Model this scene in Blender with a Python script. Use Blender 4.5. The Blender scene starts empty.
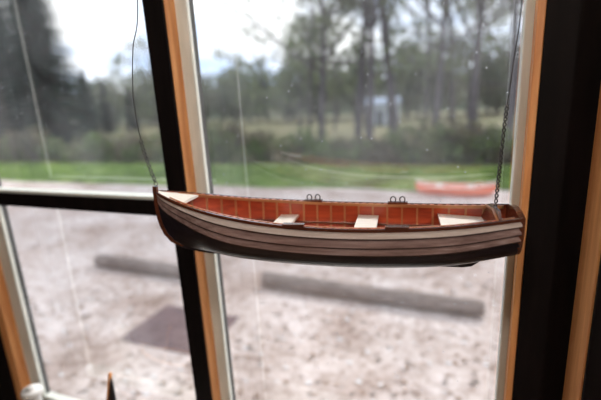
import bpy, math, random
from mathutils import Vector, Matrix, noise
random.seed(7)
scene=bpy.context.scene
col=scene.collection
try:
    scene.view_settings.view_transform='Standard'
    scene.view_settings.look='None'
    scene.view_settings.exposure=0.0
except Exception: pass

# ------------------------------------------------------------ materials
def nmat(name):
    m=bpy.data.materials.new(name); m.use_nodes=True
    nt=m.node_tree; nt.nodes.clear()
    o=nt.nodes.new('ShaderNodeOutputMaterial')
    return m,nt,o
def ramp(nt,stops,fac):
    r=nt.nodes.new('ShaderNodeValToRGB')
    e=r.color_ramp.elements
    e[0].position=stops[0][0]; e[0].color=(*stops[0][1],1)
    e[1].position=stops[-1][0]; e[1].color=(*stops[-1][1],1)
    for p,c in stops[1:-1]:
        x=e.new(p); x.color=(*c,1)
    nt.links.new(fac,r.inputs[0]); return r
def noise_mat(name,stops,scale=5,rough=.6,stretch=(1,1,1),detail=4,bump=0,bscale=None,coat=0,spec=.5):
    m,nt,o=nmat(name)
    b=nt.nodes.new('ShaderNodeBsdfPrincipled'); nt.links.new(b.outputs[0],o.inputs[0])
    tc=nt.nodes.new('ShaderNodeTexCoord'); mp=nt.nodes.new('ShaderNodeMapping')
    mp.inputs['Scale'].default_value=stretch
    nt.links.new(tc.outputs['Object'],mp.inputs[0])
    n=nt.nodes.new('ShaderNodeTexNoise'); n.inputs['Scale'].default_value=scale; n.inputs['Detail'].default_value=detail
    nt.links.new(mp.outputs[0],n.inputs['Vector'])
    r=ramp(nt,stops,n.outputs[0]); nt.links.new(r.outputs[0],b.inputs['Base Color'])
    b.inputs['Roughness'].default_value=rough
    b.inputs['Specular IOR Level'].default_value=spec
    b.inputs['Coat Weight'].default_value=coat
    b.inputs['Coat Roughness'].default_value=.12
    if bump:
        n2=nt.nodes.new('ShaderNodeTexNoise'); n2.inputs['Scale'].default_value=bscale or scale*4; n2.inputs['Detail'].default_value=5
        nt.links.new(mp.outputs[0],n2.inputs['Vector'])
        bp=nt.nodes.new('ShaderNodeBump'); bp.inputs['Strength'].default_value=bump; bp.inputs['Distance'].default_value=.01
        nt.links.new(n2.outputs[0],bp.inputs['Height']); nt.links.new(bp.outputs[0],b.inputs['Normal'])
    return m
def leaf_mat(name,stops,scale=.8,trans=.45):
    m,nt,o=nmat(name)
    tc=nt.nodes.new('ShaderNodeTexCoord')
    n=nt.nodes.new('ShaderNodeTexNoise'); n.inputs['Scale'].default_value=scale; n.inputs['Detail'].default_value=6
    nt.links.new(tc.outputs['Object'],n.inputs['Vector'])
    r=ramp(nt,stops,n.outputs[0])
    d=nt.nodes.new('ShaderNodeBsdfDiffuse'); t=nt.nodes.new('ShaderNodeBsdfTranslucent'); mx=nt.nodes.new('ShaderNodeMixShader')
    mx.inputs[0].default_value=trans
    nt.links.new(r.outputs[0],d.inputs[0]); nt.links.new(r.outputs[0],t.inputs[0])
    nt.links.new(d.outputs[0],mx.inputs[1]); nt.links.new(t.outputs[0],mx.inputs[2]); nt.links.new(mx.outputs[0],o.inputs[0])
    return m

M_dark=noise_mat('backlit_trim_dark',[(.3,(.005,.004,.004)),(.7,(.010,.007,.007))],6,.6,(8,8,1),spec=.08)  # near-black colour paints the backlit shade on room-facing trim
M_wood=noise_mat('honey_fir_trim',[(.3,(.66,.25,.08)),(.7,(.92,.46,.18))],5,.4,(14,14,1))
M_pale=noise_mat('weathered_white_paint',[(.3,(.74,.76,.68)),(.7,(.88,.89,.82))],9,.5,(6,6,1))
M_ext=noise_mat('dark_reflection_block',[(.3,(.05,.05,.045)),(.7,(.09,.085,.08))],9,.8,(6,6,1),spec=.1)  # dark colour added so sunlit frame backs stay out of the reflection
M_sill=noise_mat('sill_paint',[(.3,(.60,.58,.55)),(.7,(.8,.78,.75))],9,.5)
M_wall=noise_mat('interior_wall_panelling',[(.3,(.05,.03,.02)),(.7,(.09,.055,.035))],4,.6,(6,6,1))
M_floor=noise_mat('floor_boards',[(.3,(.16,.09,.05)),(.7,(.28,.17,.09))],3,.4,(1,9,1))
M_ceil=noise_mat('ceiling_paint',[(.3,(.55,.5,.42)),(.7,(.65,.6,.52))],3,.8)

# ------------------------------------------------------------ mesh helpers
def mk(name,verts,faces,mats,idx=None,smooth=False,parent=None,loc=None):
    me=bpy.data.meshes.new(name)
    me.from_pydata([tuple(v) for v in verts],[],faces)
    if not isinstance(mats,(list,tuple)): mats=[mats]
    for m in mats: me.materials.append(m)
    if idx: me.polygons.foreach_set('material_index',idx)
    if smooth: me.polygons.foreach_set('use_smooth',[True]*len(me.polygons))
    me.update()
    ob=bpy.data.objects.new(name,me); col.objects.link(ob)
    if parent: ob.parent=parent
    if loc: ob.location=loc
    return ob
def empty(name,loc=(0,0,0),rotz=0):
    e=bpy.data.objects.new(name,None); e.empty_display_size=.1; col.objects.link(e)
    e.location=loc; e.rotation_euler=(0,0,rotz); return e
def addbox(V,Fc,x0,x1,y0,y1,z0,z1):
    b=len(V)
    V+= [(x0,y0,z0),(x1,y0,z0),(x1,y1,z0),(x0,y1,z0),(x0,y0,z1),(x1,y0,z1),(x1,y1,z1),(x0,y1,z1)]
    Fc+= [(b,b+3,b+2,b+1),(b+4,b+5,b+6,b+7),(b,b+1,b+5,b+4),(b+1,b+2,b+6,b+5),(b+2,b+3,b+7,b+6),(b+3,b,b+4,b+7)]
def box(name,x0,x1,y0,y1,z0,z1,mat,parent=None,bevel=0):
    V=[];Fc=[];addbox(V,Fc,x0,x1,y0,y1,z0,z1)
    o=mk(name,V,Fc,mat,parent=parent)
    if bevel:
        m=o.modifiers.new('b','BEVEL'); m.width=bevel; m.segments=2
    return o
def tube(V,Fc,pts,rad,n=8,cap=True):
    pts=[Vector(p) for p in pts]
    up=None; b0=len(V)
    for i,p in enumerate(pts):
        t=(pts[min(i+1,len(pts)-1)]-pts[max(i-1,0)]).normalized()
        if up is None:
            up=t.orthogonal().normalized()
        else:
            up=(up-t*up.dot(t)); up=up.normalized() if up.length>1e-6 else t.orthogonal().normalized()
        w=t.cross(up); r=rad[i] if isinstance(rad,(list,tuple)) else rad
        for k in range(n):
            a=2*math.pi*k/n
            V.append(tuple(p+(up*math.cos(a)+w*math.sin(a))*r))
    for i in range(len(pts)-1):
        for k in range(n):
            a=b0+i*n+k; b=b0+i*n+(k+1)%n
            Fc.append((a,b,b+n,a+n))
    if cap:
        Fc.append(tuple(b0+k for k in range(n))[::-1])
        e=b0+(len(pts)-1)*n
        Fc.append(tuple(e+k for k in range(n)))
def lathe(V,Fc,prof,c,n=24):
    b0=len(V)
    for r,z in prof:
        for k in range(n):
            a=2*math.pi*k/n; V.append((c[0]+r*math.cos(a),c[1]+r*math.sin(a),c[2]+z))
    for i in range(len(prof)-1):
        for k in range(n):
            a=b0+i*n+k;b=b0+i*n+(k+1)%n; Fc.append((a,b,b+n,a+n))
    Fc.append(tuple(b0+k for k in range(n))[::-1]); e=b0+(len(prof)-1)*n; Fc.append(tuple(e+k for k in range(n)))
def interp(tab,s):
    n=len(tab)
    if s<=tab[0][0]: return tab[0][1]
    if s>=tab[-1][0]: return tab[-1][1]
    for i in range(n-1):
        if tab[i][0]<=s<=tab[i+1][0]:
            x0,y0=tab[i];x1,y1=tab[i+1];h=x1-x0
            def sl(j):
                if j==0: return (tab[1][1]-tab[0][1])/(tab[1][0]-tab[0][0])
                if j==n-1: return (tab[-1][1]-tab[-2][1])/(tab[-1][0]-tab[-2][0])
                return (tab[j+1][1]-tab[j-1][1])/(tab[j+1][0]-tab[j-1][0])
            t=(s-x0)/h; m0=sl(i)*h;m1=sl(i+1)*h
            return (2*t**3-3*t*t+1)*y0+(t**3-2*t*t+t)*m0+(-2*t**3+3*t*t)*y1+(t**3-t*t)*m1

# ------------------------------------------------------------ room shell
GZ=-.4
V=[];Fc=[]
ZT=2.15; ZB=.56
addbox(V,Fc,-3.2,-1.47,-.04,.04,0,2.5)
addbox(V,Fc,.20,1.7,-.03,.04,0,2.5)
addbox(V,Fc,-1.47,.20,-.04,.04,0,ZB)
addbox(V,Fc,-1.47,.20,-.04,.04,ZT,2.5)
mk('wall_window',V,Fc,M_wall)
box('wall_left',-3.3,-3.2,-4.2,.04,0,2.5,M_wall)
box('wall_right',1.7,1.8,-4.2,.04,0,2.5,M_wall)
box('wall_back',-3.2,1.7,-4.3,-4.2,0,2.5,M_wall)
box('floor',-3.3,1.8,-4.3,.04,-.1,0,M_floor)
box('ceiling',-3.3,1.8,-4.3,.04,2.5,2.6,M_ceil)
box('baseboard_window',-3.2,1.7,-.055,-.04,0,.1,M_dark)

def glass(name,base,dust_haze0,dust_haze1,speck):
    m,nt,o=nmat(name)
    tr=nt.nodes.new('ShaderNodeBsdfTransparent'); tr.inputs[0].default_value=(.99,.995,.99,1)
    gl=nt.nodes.new('ShaderNodeBsdfGlossy'); gl.inputs['Roughness'].default_value=0.0
    fr=nt.nodes.new('ShaderNodeLayerWeight'); fr.inputs['Blend'].default_value=.5
    pw=nt.nodes.new('ShaderNodeMath'); pw.operation='POWER'; pw.inputs[1].default_value=5
    nt.links.new(fr.outputs['Facing'],pw.inputs[0])
    mu=nt.nodes.new('ShaderNodeMath'); mu.operation='MULTIPLY_ADD'; mu.inputs[1].default_value=.6; mu.inputs[2].default_value=base; mu.use_clamp=True
    nt.links.new(pw.outputs[0],mu.inputs[0])
    mx=nt.nodes.new('ShaderNodeMixShader'); nt.links.new(mu.outputs[0],mx.inputs[0]); nt.links.new(tr.outputs[0],mx.inputs[1]); nt.links.new(gl.outputs[0],mx.inputs[2])
    if dust_haze1<=0:
        nt.links.new(mx.outputs[0],o.inputs[0]); return m
    tl=nt.nodes.new('ShaderNodeBsdfTranslucent'); tl.inputs[0].default_value=(.93,.96,1,1)  # dust layer that also paints a pale veil of haze and glare
    tc=nt.nodes.new('ShaderNodeTexCoord')
    n1=nt.nodes.new('ShaderNodeTexNoise'); n1.inputs['Scale'].default_value=5; n1.inputs['Detail'].default_value=5; nt.links.new(tc.outputs['Object'],n1.inputs['Vector'])
    vo=nt.nodes.new('ShaderNodeTexVoronoi'); vo.inputs['Scale'].default_value=48; nt.links.new(tc.outputs['Object'],vo.inputs['Vector'])
    mr=nt.nodes.new('ShaderNodeMapRange'); mr.inputs[1].default_value=.04; mr.inputs[2].default_value=.10; mr.inputs[3].default_value=speck; mr.inputs[4].default_value=0  # dust specks, painted pale to double as sparkle highlights
    nt.links.new(vo.outputs['Distance'],mr.inputs[0])
    m2=nt.nodes.new('ShaderNodeMapRange'); m2.inputs[1].default_value=.35; m2.inputs[2].default_value=.7; m2.inputs[3].default_value=dust_haze0; m2.inputs[4].default_value=dust_haze1
    nt.links.new(n1.outputs[0],m2.inputs[0])
    ad=nt.nodes.new('ShaderNodeMath'); ad.operation='ADD'; nt.links.new(mr.outputs[0],ad.inputs[0]); nt.links.new(m2.outputs[0],ad.inputs[1])
    mx2=nt.nodes.new('ShaderNodeMixShader'); nt.links.new(ad.outputs[0],mx2.inputs[0]); nt.links.new(mx.outputs[0],mx2.inputs[1]); nt.links.new(tl.outputs[0],mx2.inputs[2])
    nt.links.new(mx2.outputs[0],o.inputs[0])
    return m
M_glass=glass('dusty_hazy_glass',.07,.015,.085,.35)
M_ghost=glass('ghost_glass',.21,0,0,0)  # strongly mirroring glass for the added reflection pane

w1=empty('window_1')
mk('glass_pane',[(-.572,0,ZB+.04),(.098,0,ZB+.04),(.098,0,ZT-.04),(-.572,0,ZT-.04)],[(0,1,2,3)],M_glass,parent=w1)
box('sash_stile_a',-.600,-.568,-.008,.004,ZB,ZT,M_pale,w1,.002)
box('sash_stile_a_back',-.600,-.569,.004,.02,ZB,ZT,M_ext,w1)  # dark backing, added to damp its mirror image in the outer pane
box('sash_stile_b',.092,.108,-.008,.018,ZB,ZT,M_pale,w1,.002)
box('sash_stile_b_back',.093,.108,.018,.021,ZB,ZT,M_ext,w1)
box('sash_rail_bottom',-.568,.092,-.008,.02,ZB,ZB+.05,M_pale,w1,.002)
box('sash_rail_top',-.568,.092,-.008,.02,ZT-.05,ZT,M_pale,w1,.002)
box('jamb_right',.106,.118,-.036,.03,ZB,ZT,M_wood,w1,.001)
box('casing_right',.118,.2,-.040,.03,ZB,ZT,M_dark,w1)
w2=empty('window_2')
mk('glass_pane',[(-1.385,0,ZB+.03),(-.652,0,ZB+.03),(-.652,0,ZT-.04),(-1.385,0,ZT-.04)],[(0,1,2,3)],M_glass,parent=w2)
box('sash_stile',-1.432,-1.375,-.008,.004,ZB,ZT,M_pale,w2,.002)
box('sash_stile_back',-1.432,-1.376,.004,.02,ZB,ZT,M_ext,w2)
box('jamb_left',-1.470,-1.432,-.040,.004,ZB,ZT,M_wood,w2,.001)
box('jamb_left_back',-1.470,-1.432,.004,.03,ZB,ZT,M_ext,w2)
box('sash_rail_bottom',-1.375,-.652,-.008,.02,ZB,ZB+.045,M_pale,w2,.002)
box('sash_rail_top',-1.375,-.652,-.008,.02,ZT-.05,ZT,M_pale,w2,.002)
box('muntin_face',-1.375,-.652,-.030,-.002,1.333,1.374,M_dark,w2,.002)
box('muntin_highlight',-1.375,-.652,-.026,.010,1.374,1.382,M_pale,w2,.001)  # pale strip paints the highlight along the bar's top
box('muntin_back',-1.375,-.652,.002,.018,1.333,1.380,M_ext,w2)
mu_=empty('trim_mullion')
box('mullion_body',-.650,-.600,-.040,.004,ZB,ZT,M_wood,mu_,.001)
box('mullion_back',-.650,-.600,.004,.03,ZB,ZT,M_ext,mu_)
box('mullion_shade_face',-.654,-.602,-.047,-.040,ZB,ZT,M_dark,mu_,.001)  # thin black board painting the mullion's backlit front
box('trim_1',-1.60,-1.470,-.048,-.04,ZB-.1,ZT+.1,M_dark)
tp=empty('trim_post')
box('post_core',.2,.34,-.128,-.03,0,2.5,M_wood,tp,.001)
box('post_shade_face',.203,.36,-.136,-.128,0,2.5,M_dark,tp,.001)  # thin black board painting the post's backlit front
box('window_sill',-1.55,.2,-.19,-.04,ZB-.03,ZB,M_sill,None,.004)
w3=empty('ghost_window')  # extra framed pane, added only to place the boat's ghost reflection
SY=.095
mk('ghost_pane',[(-1.60,SY,.40),(.16,SY,.40),(.16,SY,2.3),(-1.60,SY,2.3)],[(0,1,2,3)],M_ghost,parent=w3)
box('ghost_stile_a',-1.66,-1.60,.04,.11,.34,2.36,M_pale,w3)
box('ghost_stile_b',.16,.22,.04,.11,.34,2.36,M_pale,w3)
box('ghost_rail_a',-1.60,.16,.04,.11,.34,.40,M_pale,w3)
box('ghost_rail_b',-1.60,.16,.04,.11,2.30,2.36,M_pale,w3)

# ------------------------------------------------------------ model rowboat
bx,by=-.552,-.198
ex,ey=.088,-.112
L=math.hypot(ex-bx,ey-by)
ang=math.atan2(ey-by,ex-bx)
Z0=1.296
boat=empty('model_rowboat',(bx,by,Z0),ang)
HB=[(0,.0025),(.04,.018),(.1,.036),(.2,.057),(.35,.076),(.5,.083),(.65,.081),(.8,.070),(.9,.057),(1,.040)]
SH=[(0,.146),(.1,.133),(.25,.118),(.45,.107),(.65,.104),(.85,.107),(1,.114)]
KL=[(0,.085),(.012,.060),(.03,.046),(.06,.036),(.15,.027),(.3,.022),(.5,.019),(.7,.020),(.85,.026),(1,.045)]
def sec(s,u,off=0,side=1):
    h=interp(SH,s);k=interp(KL,s);b=interp(HB,s)
    f=min(1,s/.3); f=f*f*(3-2*f)
    p=1.25+1.1*f; q=1.05+.9*f
    def pt(u):
        return b*(1-(1-u)**p), k+(h-k)*u**q
    y,z=pt(min(max(u,0),1))
    a=pt(min(1,u+.01));c=pt(max(0,u-.01))
    ty,tz=a[0]-c[0],a[1]-c[1]; l=math.hypot(ty,tz) or 1
    ny,nz=tz/l,-ty/l
    y=y+ny*off; z=z+nz*off
    if y<.0008: y=.0008
    return Vector((s*L,side*y,z))
def top_s(j,n): return (j/n)**1.25
M_strake=noise_mat('varnished_hull_strake',[(.3,(.22,.14,.125)),(.55,(.34,.23,.21)),(.75,(.46,.34,.32))],9,.25,(1,14,14),coat=.6)
M_sheer=noise_mat('pale_sheer_strake',[(.3,(.68,.56,.50)),(.7,(.86,.76,.70))],9,.25,(1,14,14),coat=.6)
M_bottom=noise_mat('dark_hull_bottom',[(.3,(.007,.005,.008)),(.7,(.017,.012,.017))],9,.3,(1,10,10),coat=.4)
M_seam=noise_mat('plank_seam',[(.3,(.03,.012,.010)),(.7,(.06,.025,.02))],9,.5)
M_inner=noise_mat('mahogany_inside',[(.3,(.27,.028,.008)),(.7,(.56,.085,.022))],7,.35,(1,12,12),coat=.5)
M_rib=noise_mat('ash_rib',[(.3,(.36,.13,.045)),(.7,(.52,.24,.10))],12,.4,coat=.3)
M_rail=noise_mat('gunwale_wood',[(.3,(.07,.02,.012)),(.7,(.15,.045,.022))],9,.25,(1,10,10),coat=.8)
M_thwart=noise_mat('pale_maple_thwart',[(.3,(.84,.80,.72)),(.7,(.94,.91,.85))],9,.35,(3,20,20),coat=.3)
M_metal=noise_mat('bronze_fitting',[(.3,(.05,.04,.04)),(.7,(.09,.07,.06))],20,.4)
M_iron=noise_mat('wire_steel',[(.3,(.03,.028,.028)),(.7,(.06,.055,.055))],50,.4)
NS=64; NK=9
V=[];Fc=[];MI=[]
for side in (1,-1):
    for i in range(NK):
        u0=i/NK;u1=(i+1)/NK;b0=len(V)
        for j in range(NS+1):
            s=top_s(j,NS); o=.0021*min(1,s/.05+.2)
            V+= [sec(s,u0,0,side),sec(s,u0,o,side),sec(s,u0+(u1-u0)*.14,o*.9,side),sec(s,(u0+u1)/2,o*.55,side),sec(s,u1,.0001,side)]
        for j in range(NS):
            for k in range(4):
                a=b0+j*5+k
                f=(a,a+5,a+6,a+1); Fc.append(f if side==-1 else f[::-1])
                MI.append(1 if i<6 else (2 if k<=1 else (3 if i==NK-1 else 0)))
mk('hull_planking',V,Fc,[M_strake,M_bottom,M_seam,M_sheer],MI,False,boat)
V=[];Fc=[]
NU=18
for side in (1,-1):
    b0=len(V)
    for j in range(NS+1):
        s=min(top_s(j,NS),.995)
        for k in range(NU+1): V.append(sec(s,k/NU,-.0022,side))
    for j in range(NS):
        for k in range(NU):
            a=b0+j*(NU+1)+k; f=(a,a+1,a+NU+2,a+NU+1); Fc.append(f if side==-1 else f[::-1])
mk('hull_lining',V,Fc,M_inner,None,True,boat)
V=[];Fc=[]
for r_ in range(21):
    s=.09+r_*.0425; w=.0018/L
    for side in (1,-1):
        b0=len(V);N=12
        for k in range(N+1):
            u=.02+.97*k/N
            for ds,o in ((-w,-.0021),(w,-.0021),(w,-.0044),(-w,-.0044)):
                V.append(sec(s+ds,u,o,side))
        for k in range(N):
            for q in range(4):
                a=b0+k*4+q;b=b0+k*4+(q+1)%4; Fc.append((a,b,b+4,a+4))
mk('ribs',V,Fc,M_rib,None,False,boat)
def rail(name,u,yo0,yo1,zo0,zo1,mat,s0=0,s1=1,n=60):
    V=[];Fc=[]
    for side in (1,-1):
        b0=len(V)
        for j in range(n+1):
            s=s0+(s1-s0)*j/n
            p=sec(s,u,0,1)
            for yo,zo in ((yo0,zo0),(yo1,zo0),(yo1,zo1),(yo0,zo1)):
                V.append((p.x,side*max(p.y+yo,.0004),p.z+zo))
        for j in range(n):
            for q in range(4):
                a=b0+j*4+q;b=b0+j*4+(q+1)%4; Fc.append((a,b,b+4,a+4))
        Fc.append((b0,b0+1,b0+2,b0+3)); e=b0+n*4; Fc.append((e+3,e+2,e+1,e))
    return mk(name,V,Fc,mat,None,False,boat)
rail('outer_gunwale',1,-.0005,.0034,-.0040,.0012,M_rail)
rail('inner_gunwale',1,-.0085,-.0055,-.0045,.0010,M_rib,.06,.985)
rail('seat_riser',.72,-.0065,-.0035,-.0015,.0020,M_rail,.12,.97)
V=[];Fc=[]
for r_ in range(40):
    s=.10+r_*.0215
    p=sec(s,1,0,1)
    for side in (1,-1):
        y0,y1=sorted((side*(p.y-.0062),side*(p.y-.0004)))
        addbox(V,Fc,p.x-.0035,p.x+.0035,y0,y1,p.z-.0045,p.z+.0008)
mk('gunwale_spacers',V,Fc,M_inner,None,False,boat)
V=[];Fc=[]
prof=[(-.003,.156),(-.004,.147),(-.0045,.12),(-.003,.092),(.001,.074),(.008,.058),(.020,.044),(.040,.033)]
for x,z in prof:
    for dx,dy in ((-.003,-.0022),(.006,-.0034),(.006,.0034),(-.003,.0022)): V.append((x+dx,dy,z+(dx*.3 if z<.06 else 0)))
for i in range(len(prof)-1):
    for q in range(4):
        a=i*4+q;b=i*4+(q+1)%4; Fc.append((a,b,b+4,a+4))
Fc.append((0,1,2,3)); e=(len(prof)-1)*4; Fc.append((e+3,e+2,e+1,e))
mk('stem_post',V,Fc,M_rail,None,False,boat)
V=[];Fc=[];n=40
for j in range(n+1):
    s=.05+.90*j/n; k=interp(KL,s)
    if s<.60: bot=k-.005
    elif s<.90: bot=.0135+ (s-.60)*.004
    else: bot=.0147+(s-.90)*.5
    for y,z in ((-.003,k+.002),(.003,k+.002),(.0024,bot),(-.0024,bot)): V.append((s*L,y,z))
for j in range(n):
    for q in range(4):
        a=j*4+q;b=j*4+(q+1)%4; Fc.append((a,b,b+4,a+4))
Fc.append((0,1,2,3)); e=n*4; Fc.append((e+3,e+2,e+1,e))
mk('keel_and_skeg',V,Fc,M_bottom,None,False,boat)
V=[];Fc=[]
prof=[sec(1,k/14,.0015,1) for k in range(15)]
ring=[(p.y,p.z) for p in prof]+[(0.02,.120),(0,.122),(-.02,.120)]+[(-p.y,p.z) for p in reversed(prof)]
for x in (L-.005,L+.004):
    for y,z in ring: V.append((x,y,z))
n=len(ring)
for k in range(n): Fc.append((k,(k+1)%n,n+(k+1)%n,n+k))
Fc.append(tuple(range(n))[::-1]); Fc.append(tuple(range(n,2*n)))
mk('transom',V,Fc,M_rail,None,False,boat)
def cross_plank(name,s0,s1,z,th,mat,inset=.004,n=6):
    V=[];Fc=[]
    for j in range(n+1):
        s=s0+(s1-s0)*j/n
        lo,hi=0,1
        for _ in range(20):
            mid=(lo+hi)/2
            if sec(s,mid).z<z: lo=mid
            else: hi=mid
        y=max(.001,sec(s,lo).y-inset)
        for yy,zz in ((-y,z),(y,z),(y,z+th),(-y,z+th)): V.append((s*L,yy,zz))
    for j in range(n):
        for q in range(4):
            a=j*4+q;b=j*4+(q+1)%4; Fc.append((a,b,b+4,a+4))
    Fc.append((0,1,2,3)); e=n*4; Fc.append((e+3,e+2,e+1,e))
    o=mk(name,V,Fc,mat,None,False,boat)
    m=o.modifiers.new('b','BEVEL'); m.width=.0008; m.segments=2; m.limit_method='ANGLE'
    return o
cross_plank('thwart_1',.185,.225,.080,.003,M_rib)
cross_plank('thwart_2',.360,.415,.078,.0035,M_thwart)
cross_plank('thwart_3',.600,.660,.078,.0035,M_thwart)
cross_plank('stern_bench',.825,.985,.087,.0035,M_thwart)
cross_plank('floorboards',.2,.85,.034,.002,M_rib)
V=[];Fc=[];n=10
for j in range(n+1):
    s=.008+.105*j/n; h=interp(SH,s); y=max(.001,interp(HB,s)-.001)
    for yy,zz in ((-y,h-.003),(0,h),(y,h-.003),(y,h-.006),(-y,h-.006)): V.append((s*L,yy,zz+.002))
for j in range(n):
    for q in range(5):
        a=j*5+q;b=j*5+(q+1)%5; Fc.append((a,b,b+5,a+5))
Fc.append((0,1,2,3,4)); e=n*5; Fc.append((e+4,e+3,e+2,e+1,e))
mk('foredeck',V,Fc,M_thwart,None,False,boat)
V=[];Fc=[]
xb=.935*L; yb=interp(HB,.935)-.004
P=[(-yb,.091),(yb,.091),(yb,.113),(yb*.5,.121),(-yb*.5,.121),(-yb,.113)]
for x in (0,.004):
    for y,z in P: V.append((xb+x+(z-.091)*.35,y,z))
for k in range(6): Fc.append((k,(k+1)%6,6+(k+1)%6,6+k))
Fc.append(tuple(range(6))[::-1]); Fc.append(tuple(range(6,12)))
mk('backrest',V,Fc,M_rail,None,False,boat)
V=[];Fc=[];V2=[];F2=[]
for s in (.462,.715):
    p=sec(s,1)
    for side in (1,-1):
        yc=side*(p.y-.002)
        addbox(V2,F2,p.x-.018,p.x+.018,yc-.005,yc+.005,p.z+.0008,p.z+.0045)
        for dx in (-.0085,.0085):
            if side==-1: continue
            pts=[]
            for k in range(13):
                a=-.35+ (math.pi+.7)*k/12
                pts.append((p.x+dx+.0048*math.cos(a),yc,p.z+.0095+.0052*math.sin(a)))
            pts=[(p.x+dx+.0035,yc,p.z+.004)]+pts+[(p.x+dx-.0035,yc,p.z+.004)]
            tube(V,Fc,pts,.0012,6)
mk('oarlock_pads',V2,F2,M_rail,None,False,boat)
mk('oarlock_loops',V,Fc,M_metal,None,True,boat)
V=[];Fc=[]
pts=[(.001+.004*math.cos(a),0,.161+.004*math.sin(a)) for a in [2*math.pi*k/12 for k in range(13)]]
tube(V,Fc,pts,.0009,6)
mk('bow_eye',V,Fc,M_metal,None,True,boat)

def wire(name,path,twist_from,r=.0009,pitch=.016,rad=.0017):
    V=[];Fc=[]
    P=[Vector(p) for p in path]
    D=[]
    Q=[P[0]*2-P[1]]+P+[P[-1]*2-P[-2]]
    for i in range(1,len(Q)-2):
        for k in range(14):
            t=k/14
            D.append(.5*((2*Q[i])+(-Q[i-1]+Q[i+1])*t+(2*Q[i-1]-5*Q[i]+4*Q[i+1]-Q[i+2])*t*t+(-Q[i-1]+3*Q[i]-3*Q[i+1]+Q[i+2])*t**3))
    D.append(P[-1])
    top=[d for d in D if d.z>twist_from]; low=[d for d in D if d.z<=twist_from]
    tube(V,Fc,top+low[:1],r,6)
    R=[]
    for a,b in zip(low[:-1],low[1:]):
        n=max(2,int((b-a).length/.0008))
        for k in range(n): R.append(a.lerp(b,k/n))
    R.append(low[-1])
    for ph in (0,math.pi):
        pts=[];acc=0
        for i,q in enumerate(R):
            if i: acc+=(q-R[i-1]).length
            a=acc/pitch*2*math.pi+ph+.8*math.sin(acc*60)
            pts.append(q+Vector((math.cos(a),math.sin(a),0))*rad)
        tube(V,Fc,pts,.00115,5)
    return mk(name,V,Fc,M_iron,None,True)
wire('hanging_wire',[(-.50,-.19,2.5),(-.515,-.195,2.05),(-.532,-.2,1.785),(-.558,-.2,1.705),(-.573,-.2,1.618),(-.568,-.2,1.530),(-.552,-.198,1.4615)],1.545,rad=.0028)
wire('hanging_wire',[(.085,-.12,2.5),(.079,-.12,1.95),(.074,-.12,1.722),(.0690,-.12,1.641),(.0625,-.12,1.54),(.058,-.118,1.419)],1.58,rad=.002)
p=sec(.945,1)
V=[];Fc=[]
tube(V,Fc,[(p.x,-p.y+.003,p.z),(p.x+.002,0,p.z+.006),(p.x,p.y-.003,p.z)],.0022,8)
mk('stern_sling_bar',V,Fc,M_rib,None,True,boat)

# ------------------------------------------------------------ objects on the sill
V=[];Fc=[]
lathe(V,Fc,[(.030,0),(.031,.004),(.029,.008),(.022,.012),(.024,.06),(.022,.142),(.028,.150),(.031,.154),(.031,.167),(.028,.172),(.012,.173),(.012,.181),(.010,.183)],(-1.270,-.10,ZB+.001))
mk('thread_spool',V,Fc,noise_mat('white_thread',[(.3,(.75,.73,.70)),(.7,(.9,.88,.85))],80,.6,(1,1,8)),None,True)
can=empty('model_canoe',(-.868,-.125,ZB+.001))
def canoe():
    V=[];Fc=[];n=30;m=10;LL=.34
    def keel(t): return .002+.240*max(0,(t-.70)/.30)**2.0+.03*max(0,(.15-t)/.15)**2
    def rim(t): return .055+.285*max(0,(t-.66)/.34)**2.0+.03*max(0,(.2-t)/.2)**2
    for j in range(n+1):
        t=j/n; w=.038*math.sin(math.pi*min(1,max(0,t)))**.6+.004
        if t>.8: w*=max(.25,1-(t-.8)/.2*.75)
        for k in range(m+1):
            a=math.pi*k/m
            V.append(((t-1)*LL,-w*math.cos(a),rim(t)-(rim(t)-keel(t))*math.sin(a)**.8))
    for j in range(n):
        for k in range(m):
            a=j*(m+1)+k; Fc.append((a,a+m+1,a+m+2,a+1))
    o=mk('canoe_hull',V,Fc,M_bottom,None,True,can)
    s=o.modifiers.new('s','SOLIDIFY'); s.thickness=.003
    for sg in (0,m):
        V2=[];F2=[]
        tube(V2,F2,[Vector(V[j*(m+1)+sg])+Vector((0,0,.001)) for j in range(n+1)],.0042,6)
        mk('canoe_gunwale_%d'%(1 if sg else 2),V2,F2,M_wood,None,True,can)
canoe()

# ------------------------------------------------------------ unseen fill lamps, added to brighten the boat
def lamp(x,y,e):
    lp=empty('fill_lamp',(x,y,2.5))
    V=[];Fc=[]
    lathe(V,Fc,[(.06,0),(.06,-.015),(.012,-.02),(.012,-.05),(.05,-.06),(.14,-.12),(.135,-.12),(.045,-.065)],(0,0,0))
    mk('fill_lamp_shade',V,Fc,M_pale,None,True,lp)
    lg=bpy.data.lights.new('fill_lamp_light','POINT'); lg.energy=e; lg.color=(1,.90,.82); lg.shadow_soft_size=.07
    lo=bpy.data.objects.new('fill_lamp_light',lg); col.objects.link(lo); lo.parent=lp; lo.location=(0,0,-.16)
lamp(-.25,-.95,12)
lamp(1.15,-2.4,68)

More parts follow.
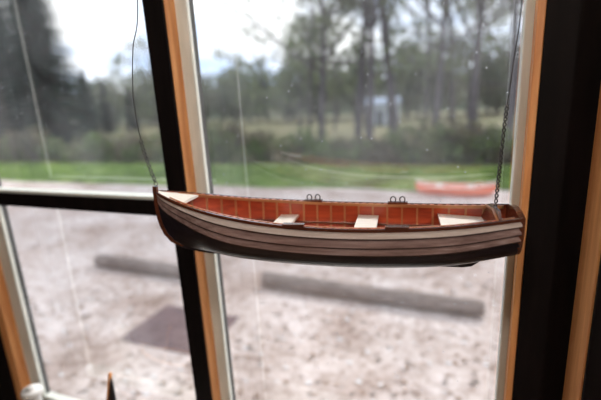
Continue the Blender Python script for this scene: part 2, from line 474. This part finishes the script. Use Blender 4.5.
# ------------------------------------------------------------ outdoors: ground
m,nt,o=nmat('gravel_lot')
b=nt.nodes.new('ShaderNodeBsdfPrincipled'); nt.links.new(b.outputs[0],o.inputs[0]); b.inputs['Roughness'].default_value=.95
b.inputs['Specular IOR Level'].default_value=.1
tc=nt.nodes.new('ShaderNodeTexCoord')
na=nt.nodes.new('ShaderNodeTexNoise'); na.inputs['Scale'].default_value=1.3; na.inputs['Detail'].default_value=6; nt.links.new(tc.outputs['Object'],na.inputs['Vector'])
nb=nt.nodes.new('ShaderNodeTexNoise'); nb.inputs['Scale'].default_value=11; nb.inputs['Detail'].default_value=6; nb.inputs['Roughness'].default_value=.8; nt.links.new(tc.outputs['Object'],nb.inputs['Vector'])
ra=ramp(nt,[(.3,(.40,.305,.265)),(.5,(.58,.49,.455)),(.7,(.72,.64,.62))],na.outputs[0])
rb=ramp(nt,[(.36,(.42,.32,.25)),(.5,(.95,.92,.88)),(.64,(1.22,1.21,1.2))],nb.outputs[0])
mm=nt.nodes.new('ShaderNodeMix'); mm.data_type='RGBA'; mm.blend_type='MULTIPLY'; mm.inputs[0].default_value=.8
nt.links.new(ra.outputs[0],mm.inputs[6]); nt.links.new(rb.outputs[0],mm.inputs[7]); nt.links.new(mm.outputs[2],b.inputs['Base Color'])
mk('ground',[(-90,.12,GZ),(60,.12,GZ),(60,10.9,GZ),(-90,10.9,GZ)],[(0,1,2,3)],m)
M_litter=noise_mat('leaf_litter',[(.3,(.10,.10,.04)),(.5,(.16,.15,.07)),(.7,(.24,.19,.11))],1.3,.95)
mk('forest_floor',[(-90,10.9,GZ),(60,10.9,GZ),(60,130,GZ),(-90,130,GZ)],[(0,1,2,3)],M_litter)
rng=random.Random(21);V=[];Fc=[];MI=[]
for _ in range(6500):
    y=.7+rng.random()**1.3*6.0; x=rng.uniform(-6.5,2.2)
    if noise.noise(Vector((x*1.1,y*1.1,0)))<rng.uniform(-.5,.25): continue
    if -2.85<x<-1.85 and 1.45<y<2.25: continue
    if 2.6<y<3.05: continue
    s=rng.uniform(.008,.027); a=rng.random()*6.28; b0=len(V); z=GZ+.004
    for k in range(5):
        q=a+k*1.2566; V.append((x+s*math.cos(q),y+s*.7*math.sin(q),z+rng.uniform(0,.012)))
    Fc.append(tuple(range(b0,b0+5))); MI.append(rng.choice((0,0,1,2)))
ML=[noise_mat('dead_leaf_brown',[(.3,(.22,.13,.08)),(.7,(.32,.20,.13))],3,.9),noise_mat('dead_leaf_dark',[(.3,(.14,.11,.09)),(.7,(.20,.15,.12))],3,.9),noise_mat('pebble_pale',[(.3,(.70,.68,.67)),(.7,(.85,.83,.82))],3,.9)]
mk('fallen_leaves',V,Fc,ML,MI)
M_grass=leaf_mat('spring_grass',[(.3,(.11,.17,.04)),(.5,(.20,.31,.07)),(.7,(.36,.45,.14))],1.5,.3)
V=[];Fc=[];nx=160;ny=14; FE=10.8
def edge(x): return 7.95+ (x*.05 if x>-9 else -.45)
for i in range(nx+1):
    x=-60+i*.6
    e0=edge(x)+.25*noise.noise(Vector((x*.6,0,0)))
    for j in range(ny+1):
        y=e0+(FE-e0)*j/ny
        V.append((x,y,GZ+.012+.03*min(j,3)/3+.04*noise.noise(Vector((x*.5,y*.5,2)))*min(1,j/2)))
for i in range(nx):
    for j in range(ny):
        a=i*(ny+1)+j; Fc.append((a,a+ny+1,a+ny+2,a+1))
def blade(x,y,z,h):
    a=random.random()*6.28; w=.012; b0=len(V)
    V.extend([(x-w*math.cos(a),y-w*math.sin(a),z),(x+w*math.cos(a),y+w*math.sin(a),z),(x+random.uniform(-.04,.04),y+random.uniform(-.04,.04),z+h)])
    Fc.append((b0,b0+1,b0+2))
for _ in range(26000):
    x=random.uniform(-20,4); y0=edge(x)+.1
    blade(x,y0+random.random()*(FE-y0),GZ+.01,random.uniform(.06,.16))
mk('grass_verge',V,Fc,M_grass,None,True)

# red canoe lying at the edge of the lot
rc=empty('red_canoe',(-.05,7.55,GZ))
M_red=noise_mat('faded_red_gelcoat',[(.3,(.70,.16,.09)),(.7,(.85,.26,.16))],4,.5)
V=[];Fc=[];n=26;mm_=12;CL=1.5
for j in range(n+1):
    t=j/n*2-1; w=.20*(1-abs(t)**2.2)+.01; rimz=.20+.09*abs(t)**3; kz=.004+.10*abs(t)**6
    for k in range(mm_+1):
        a=math.pi*k/mm_
        V.append((t*CL/2,-w*math.cos(a),rimz-(rimz-kz)*math.sin(a)**.7))
for j in range(n):
    for k in range(mm_):
        a=j*(mm_+1)+k; Fc.append((a,a+mm_+1,a+mm_+2,a+1))
o_=mk('canoe_shell',V,Fc,M_red,None,True,rc); s_=o_.modifiers.new('s','SOLIDIFY'); s_.thickness=.012; s_.offset=1
for sg in (0,mm_):
    V2=[];F2=[]; tube(V2,F2,[V[j*(mm_+1)+sg] for j in range(n+1)],.014,6)
    mk('canoe_rail_%d'%(1 if sg else 2),V2,F2,M_pale,None,True,rc)
for xx in (-.3,.3): box('canoe_seat',xx-.07,xx+.07,-.155,.155,.17,.185,M_thwart,rc)

dr=empty('drain_cover',(-2.34,1.86,GZ))
M_plate=noise_mat('rusty_steel_plate',[(.3,(.12,.075,.075)),(.7,(.20,.13,.13))],6,.8,spec=.2)
box('plate',-.43,.43,-.32,.32,0,.015,M_plate,dr,.004)
V=[];Fc=[]
for i in range(9): addbox(V,Fc,-.38+i*.09,-.34+i*.09,-.27,.27,.015,.021)
mk('tread_bars',V,Fc,M_plate,None,False,dr)
M_log=noise_mat('weathered_log',[(.3,(.11,.08,.065)),(.55,(.23,.175,.15)),(.75,(.36,.29,.26))],5,.9,(1,6,6),bump=.6)
def plog(x0,x1,y,seed):
    V=[];Fc=[];n=36;m=16;r=.088
    for i in range(n+1):
        t=i/n; x=x0+(x1-x0)*t
        for k in range(m):
            a=2*math.pi*k/m
            rr=r*(1+.09*noise.noise(Vector((x*1.5,math.cos(a)*1.3+seed,math.sin(a)*1.3))))*(1-.12*t)
            if i in (0,n): rr*=.9
            V.append((x,y+.03*math.sin(x*1.3+seed)+rr*math.cos(a),GZ+r*.93+rr*math.sin(a)))
    for i in range(n):
        for k in range(m):
            a=i*m+k;b=i*m+(k+1)%m; Fc.append((a,b,b+m,a+m))
    Fc.append(tuple(range(m))[::-1]); Fc.append(tuple(n*m+k for k in range(m)))
    mk('parking_log',V,Fc,M_log,None,True)
plog(-4.42,-2.85,2.80,1)
plog(-1.98,.27,2.86,5)

# ------------------------------------------------------------ trees
M_bark=noise_mat('grey_bark',[(.3,(.05,.043,.05)),(.7,(.15,.13,.14))],4,.95,(4,4,1))
M_leaf=leaf_mat('young_leaves',[(.3,(.10,.13,.07)),(.5,(.20,.24,.13)),(.7,(.36,.39,.22))],.7)
M_leaf2=leaf_mat('undergrowth_leaves',[(.30,(.09,.09,.06)),(.44,(.20,.17,.12)),(.55,(.15,.22,.08)),(.70,(.34,.30,.20))],.6)
M_leaf3=leaf_mat('distant_foliage',[(.3,(.09,.12,.08)),(.5,(.17,.19,.14)),(.7,(.29,.28,.21))],.3)
M_needle=leaf_mat('spruce_needles',[(.3,(.010,.030,.026)),(.7,(.03,.07,.055))],1.2,.2)
def rv(rng): 
    return Vector((rng.gauss(0,1),rng.gauss(0,1),rng.gauss(0,1))).normalized()
def quad(V,Fc,MI,c,s,rng,mi,asp=.6):
    a=rv(rng); b=a.cross(rv(rng)).normalized(); b0=len(V)
    V.extend([c-a*s,c+b*s*asp,c+a*s,c-b*s*asp]); Fc.append((b0,b0+1,b0+2,b0+3)); MI.append(mi)
def tree_mesh(name,seed,H,r0,leaf_n,leaf_s,low=.25,spread=.6):
    rng=random.Random(seed); V=[];Fc=[];MI=[]
    ends=[]
    def br(p,d,ln,r,lv):
        pts=[p];rad=[r];n=5
        for i in range(n):
            d=(d+rv(rng)*.13+Vector((0,0,.05 if lv else .02))).normalized()
            p=p+d*ln/n; pts.append(p); rad.append(max(.008,r*(1-.8*(i+1)/n) if lv else r*(1-.75*(i+1)/n)))
        f0=len(Fc); tube(V,Fc,pts,rad,7 if lv==0 else (5 if lv==1 else 3),False); MI.extend([0]*(len(Fc)-f0))
        if lv>=1: ends.extend(pts[2:])
        if lv<3:
            nb={0:14,1:7,2:5}[lv]
            for k in range(nb):
                t=(low if lv==0 else .25)+ (1-(low if lv==0 else .25))*(k+rng.random())/nb
                q=t*n; i=min(n-1,int(q)); c=pts[i].lerp(pts[i+1],q-i)
                ax=rv(rng); dd=(d*.55+ax*spread*1.2).normalized()
                if dd.z<-.1: dd.z*=-1
                br(c,dd,ln*(.42 if lv==0 else .52)*(1.15-.6*t),r*(.45)*(1.1-.6*t),lv+1)
    br(Vector((0,0,-.1)),Vector((rng.uniform(-.06,.06),rng.uniform(-.06,.06),1)).normalized(),H,r0,0)
    for _ in range(leaf_n):
        c=rng.choice(ends)+rv(rng)*rng.uniform(0,.35)
        quad(V,Fc,MI,c,leaf_s*rng.uniform(.6,1.3),rng,1)
    me=bpy.data.meshes.new(name); me.from_pydata([tuple(v) for v in V],[],Fc)
    me.materials.append(M_bark); me.materials.append(M_leaf); me.polygons.foreach_set('material_index',MI); me.update()
    return me
protos=[tree_mesh('birch_a',11,11,.13,1400,.09),tree_mesh('birch_b',12,12,.15,1600,.09,.3),tree_mesh('birch_c',13,10,.10,2200,.11,.2),tree_mesh('birch_d',14,13,.17,1100,.09,.35,.5)]
def put(me,name,x,y,s=1,rz=0):
    o=bpy.data.objects.new(name,me); col.objects.link(o); o.location=(x,y,GZ); o.scale=(s,s,s); o.rotation_euler=(0,0,rz); return o
spots=[(-5.2,14.6,0,1.0),(-4.0,15.8,3,.95),(-3.1,14.0,1,.9),(-2.2,14.9,3,1.05),(-.9,14.0,0,1.0),(.3,15.4,1,.95),(1.5,14.2,3,.9),(-3.0,18.5,1,1.0),(2.6,17,0,1),(-8.6,21,2,.6),(-14,24,2,.5),(4.5,16,1,1.0),
 (-6.6,17.0,2,.85),(-1.5,17.6,2,1.0),(.6,19,0,1.1),(-4.6,20.5,2,.95),(2.2,21,2,1.1),(-7.4,24,2,.8),(-.4,22.5,1,1.1),(-11,27,2,.6),(-18.5,22,2,.55),(-22,25,0,.6),(-25,26,2,.55)]
for i,(x,y,k,s) in enumerate(spots):
    put(protos[k],'deciduous_tree',x,y,s,i*1.7)
def spruce_mesh(seed,H,R):
    rng=random.Random(seed);V=[];Fc=[];MI=[]
    tube(V,Fc,[(0,0,-.1),(0,0,H*.5),(0,0,H)],[.16,.09,.02],8,False); MI.extend([0]*len(Fc))
    nl=int(H*4)
    for l in range(nl):
        t=l/nl; z=.4+t*(H-.45); rr=R*(1-t)**.85+.12
        for k in range(13):
            a=k*2*math.pi/13+rng.random()*.5; ln=rr*rng.uniform(.8,1.1)
            d=Vector((math.cos(a),math.sin(a),0)); 
            p0=Vector((0,0,z)); p1=p0+d*ln*.6+Vector((0,0,-.12*ln)); p2=p0+d*ln+Vector((0,0,-.10*ln))
            f0=len(Fc); tube(V,Fc,[p0,p1,p2],[.02,.012,.004],3,False); MI.extend([0]*(len(Fc)-f0))
            for q in range(9):
                f=.15+.85*q/8; c=p0.lerp(p2,f)+Vector((0,0,-.06*ln))
                w=Vector((-d.y,d.x,0))*.40*(1.1-f)*max(.5,ln*.5); b0=len(V)
                V.extend([c-w+Vector((0,0,-.14)),c-d*.14,c+w+Vector((0,0,-.14)),c+d*.2]); Fc.append((b0,b0+1,b0+2,b0+3)); MI.append(1)
    me=bpy.data.meshes.new('spruce'); me.from_pydata([tuple(v) for v in V],[],Fc)
    me.materials.append(M_bark); me.materials.append(M_needle); me.polygons.foreach_set('material_index',MI); me.update(); return me
sp=[spruce_mesh(3,12,3.2),spruce_mesh(4,7,1.3)]
put(sp[0],'spruce_tree',-23.4,16.8,1.1); put(sp[0],'spruce_tree',-31.5,20,1.1,1)
for x,y,s in ((-31,28.5,.70),(-28.6,29,.62),(-35,30,.9)): put(sp[1],'spruce_tree',x,y,s,x)

# undergrowth thicket
rng=random.Random(5);V=[];Fc=[];MI=[]
for i in range(360):
    x=rng.uniform(-34,10); y=11.1+rng.random()**1.3*1.6
    h=rng.uniform(.5,1.35)*(1+.5*noise.noise(Vector((x*.3,0,4)))); w=rng.uniform(.4,.9)
    if -4.6<x<-2.0: h*=.6
    for s_ in range(4):
        tube(V,Fc,[(x,y,GZ),(x+rng.uniform(-w,w)*.5,y+rng.uniform(-w,w)*.3,GZ+h*.9)],[.02,.006],3,False)
    MI.extend([0]*(len(Fc)-len(MI)))
    for _ in range(130):
        v=rv(rng)*rng.random()**.4
        quad(V,Fc,MI,Vector((x+v.x*w,y+v.y*w*.4,GZ+h*.5+v.z*h*.5)),rng.uniform(.05,.12),rng,1)
mk('undergrowth_thicket',V,Fc,[M_bark,M_leaf2],MI)
# treeline
rng=random.Random(9);V=[];Fc=[];MI=[]
for i in range(95):
    x=-75+i*1.05+rng.uniform(-.6,.6); y=rng.uniform(36,42)
    H=rng.uniform(4.8,6.9)*(1+.15*noise.noise(Vector((x*.08,1,1))))
    tube(V,Fc,[(x,y,GZ),(x,y,GZ+H*.9)],[.14,.04],5,False); MI.extend([0]*(len(Fc)-len(MI)))
    w=rng.uniform(1.2,2.2)
    for _ in range(430):
        v=rv(rng)*rng.random()**.45
        quad(V,Fc,MI,Vector((x+v.x*w,y+v.y*w,GZ+H*.55+v.z*H*.5)),rng.uniform(.14,.34),rng,1)
mk('forest_treeline',V,Fc,[M_bark,M_leaf3],MI)
V=[];Fc=[];nx=120;ny=14
for i in range(nx+1):
    x=-130+i*1.6
    for j in range(ny+1):
        y=47+j*2.2; t=j/ny
        V.append((x,y,GZ+(1-(1-t)**2)*4.8+1.1*noise.noise(Vector((x*.22,y*.22,0)))*min(1,j)+.7*noise.noise(Vector((x*.7,y*.7,3)))*min(1,j)))
for i in range(nx):
    for j in range(ny):
        a=i*(ny+1)+j; Fc.append((a,a+ny+1,a+ny+2,a+1))
mk('wooded_hill',V,Fc,M_leaf3,None,True)
co=empty('cottage',(-5.4,29.5,GZ))
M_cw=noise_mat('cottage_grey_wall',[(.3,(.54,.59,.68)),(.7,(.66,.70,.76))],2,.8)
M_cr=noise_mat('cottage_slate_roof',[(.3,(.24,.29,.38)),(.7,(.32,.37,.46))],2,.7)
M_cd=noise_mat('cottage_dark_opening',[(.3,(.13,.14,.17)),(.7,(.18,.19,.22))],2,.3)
box('cottage_walls',-1.1,1.1,-1,1,0,1.5,M_cw,co)
mk('cottage_roof',[(-1.3,-1.2,1.45),(1.3,-1.2,1.45),(1.3,1.2,1.45),(-1.3,1.2,1.45),(-1.3,0,1.95),(1.3,0,1.95)],[(0,1,5,4),(2,3,4,5),(0,4,3),(1,2,5),(0,3,2,1)],M_cr,None,False,co)
box('cottage_door',-.25,.25,-1.03,-1,0,1.0,M_cd,co); box('cottage_window_a',-.95,-.6,-1.03,-1,.6,1.0,M_cd,co); box('cottage_window_b',.6,.95,-1.03,-1,.6,1.0,M_cd,co)

# ------------------------------------------------------------ sky + sun
w=bpy.data.worlds.new('sky'); scene.world=w; w.use_nodes=True; nt=w.node_tree; nt.nodes.clear()
o=nt.nodes.new('ShaderNodeOutputWorld'); bg=nt.nodes.new('ShaderNodeBackground'); nt.links.new(bg.outputs[0],o.inputs[0])
tc=nt.nodes.new('ShaderNodeTexCoord'); mp=nt.nodes.new('ShaderNodeMapping'); mp.inputs['Scale'].default_value=(1,1,2.6); mp.inputs['Location'].default_value=(.3,.1,.2)
nt.links.new(tc.outputs['Generated'],mp.inputs[0])
n=nt.nodes.new('ShaderNodeTexNoise'); n.inputs['Scale'].default_value=3.2; n.inputs['Detail'].default_value=6; nt.links.new(mp.outputs[0],n.inputs['Vector'])
r=ramp(nt,[(.38,(.46,.62,.92)),(.50,(.80,.87,1.0)),(.58,(.97,.98,1.0))],n.outputs[0])
nt.links.new(r.outputs[0],bg.inputs[0]); bg.inputs[1].default_value=2.05
sn=bpy.data.lights.new('sun','SUN'); sn.energy=4.0; sn.angle=math.radians(10); sn.color=(1,.97,.93)
so=bpy.data.objects.new('sun',sn); col.objects.link(so)
dirv=Vector((-.30,-.75,-.75)).normalized()
so.rotation_euler=dirv.to_track_quat('-Z','Y').to_euler(); so.location=(8,12,20)

# ------------------------------------------------------------ camera
psi=math.radians(22);p=math.radians(13.9);r=math.radians(3.1)
F=Vector((-math.sin(psi)*math.cos(p),math.cos(psi)*math.cos(p),-math.sin(p)))
R0=Vector((math.cos(psi),math.sin(psi),0));U0=R0.cross(F)
R=math.cos(r)*R0-math.sin(r)*U0;U=math.cos(r)*U0+math.sin(r)*R0
cam=bpy.data.cameras.new('camera'); co_=bpy.data.objects.new('camera',cam); col.objects.link(co_)
mat=Matrix((R,U,-F)).transposed().to_4x4(); mat.translation=Vector((0,-.81,1.6)); co_.matrix_world=mat
cam.lens=24; cam.sensor_width=36; cam.clip_start=.02; cam.clip_end=500
cam.dof.use_dof=True; cam.dof.focus_distance=.69; cam.dof.aperture_fstop=1.7
scene.camera=co_
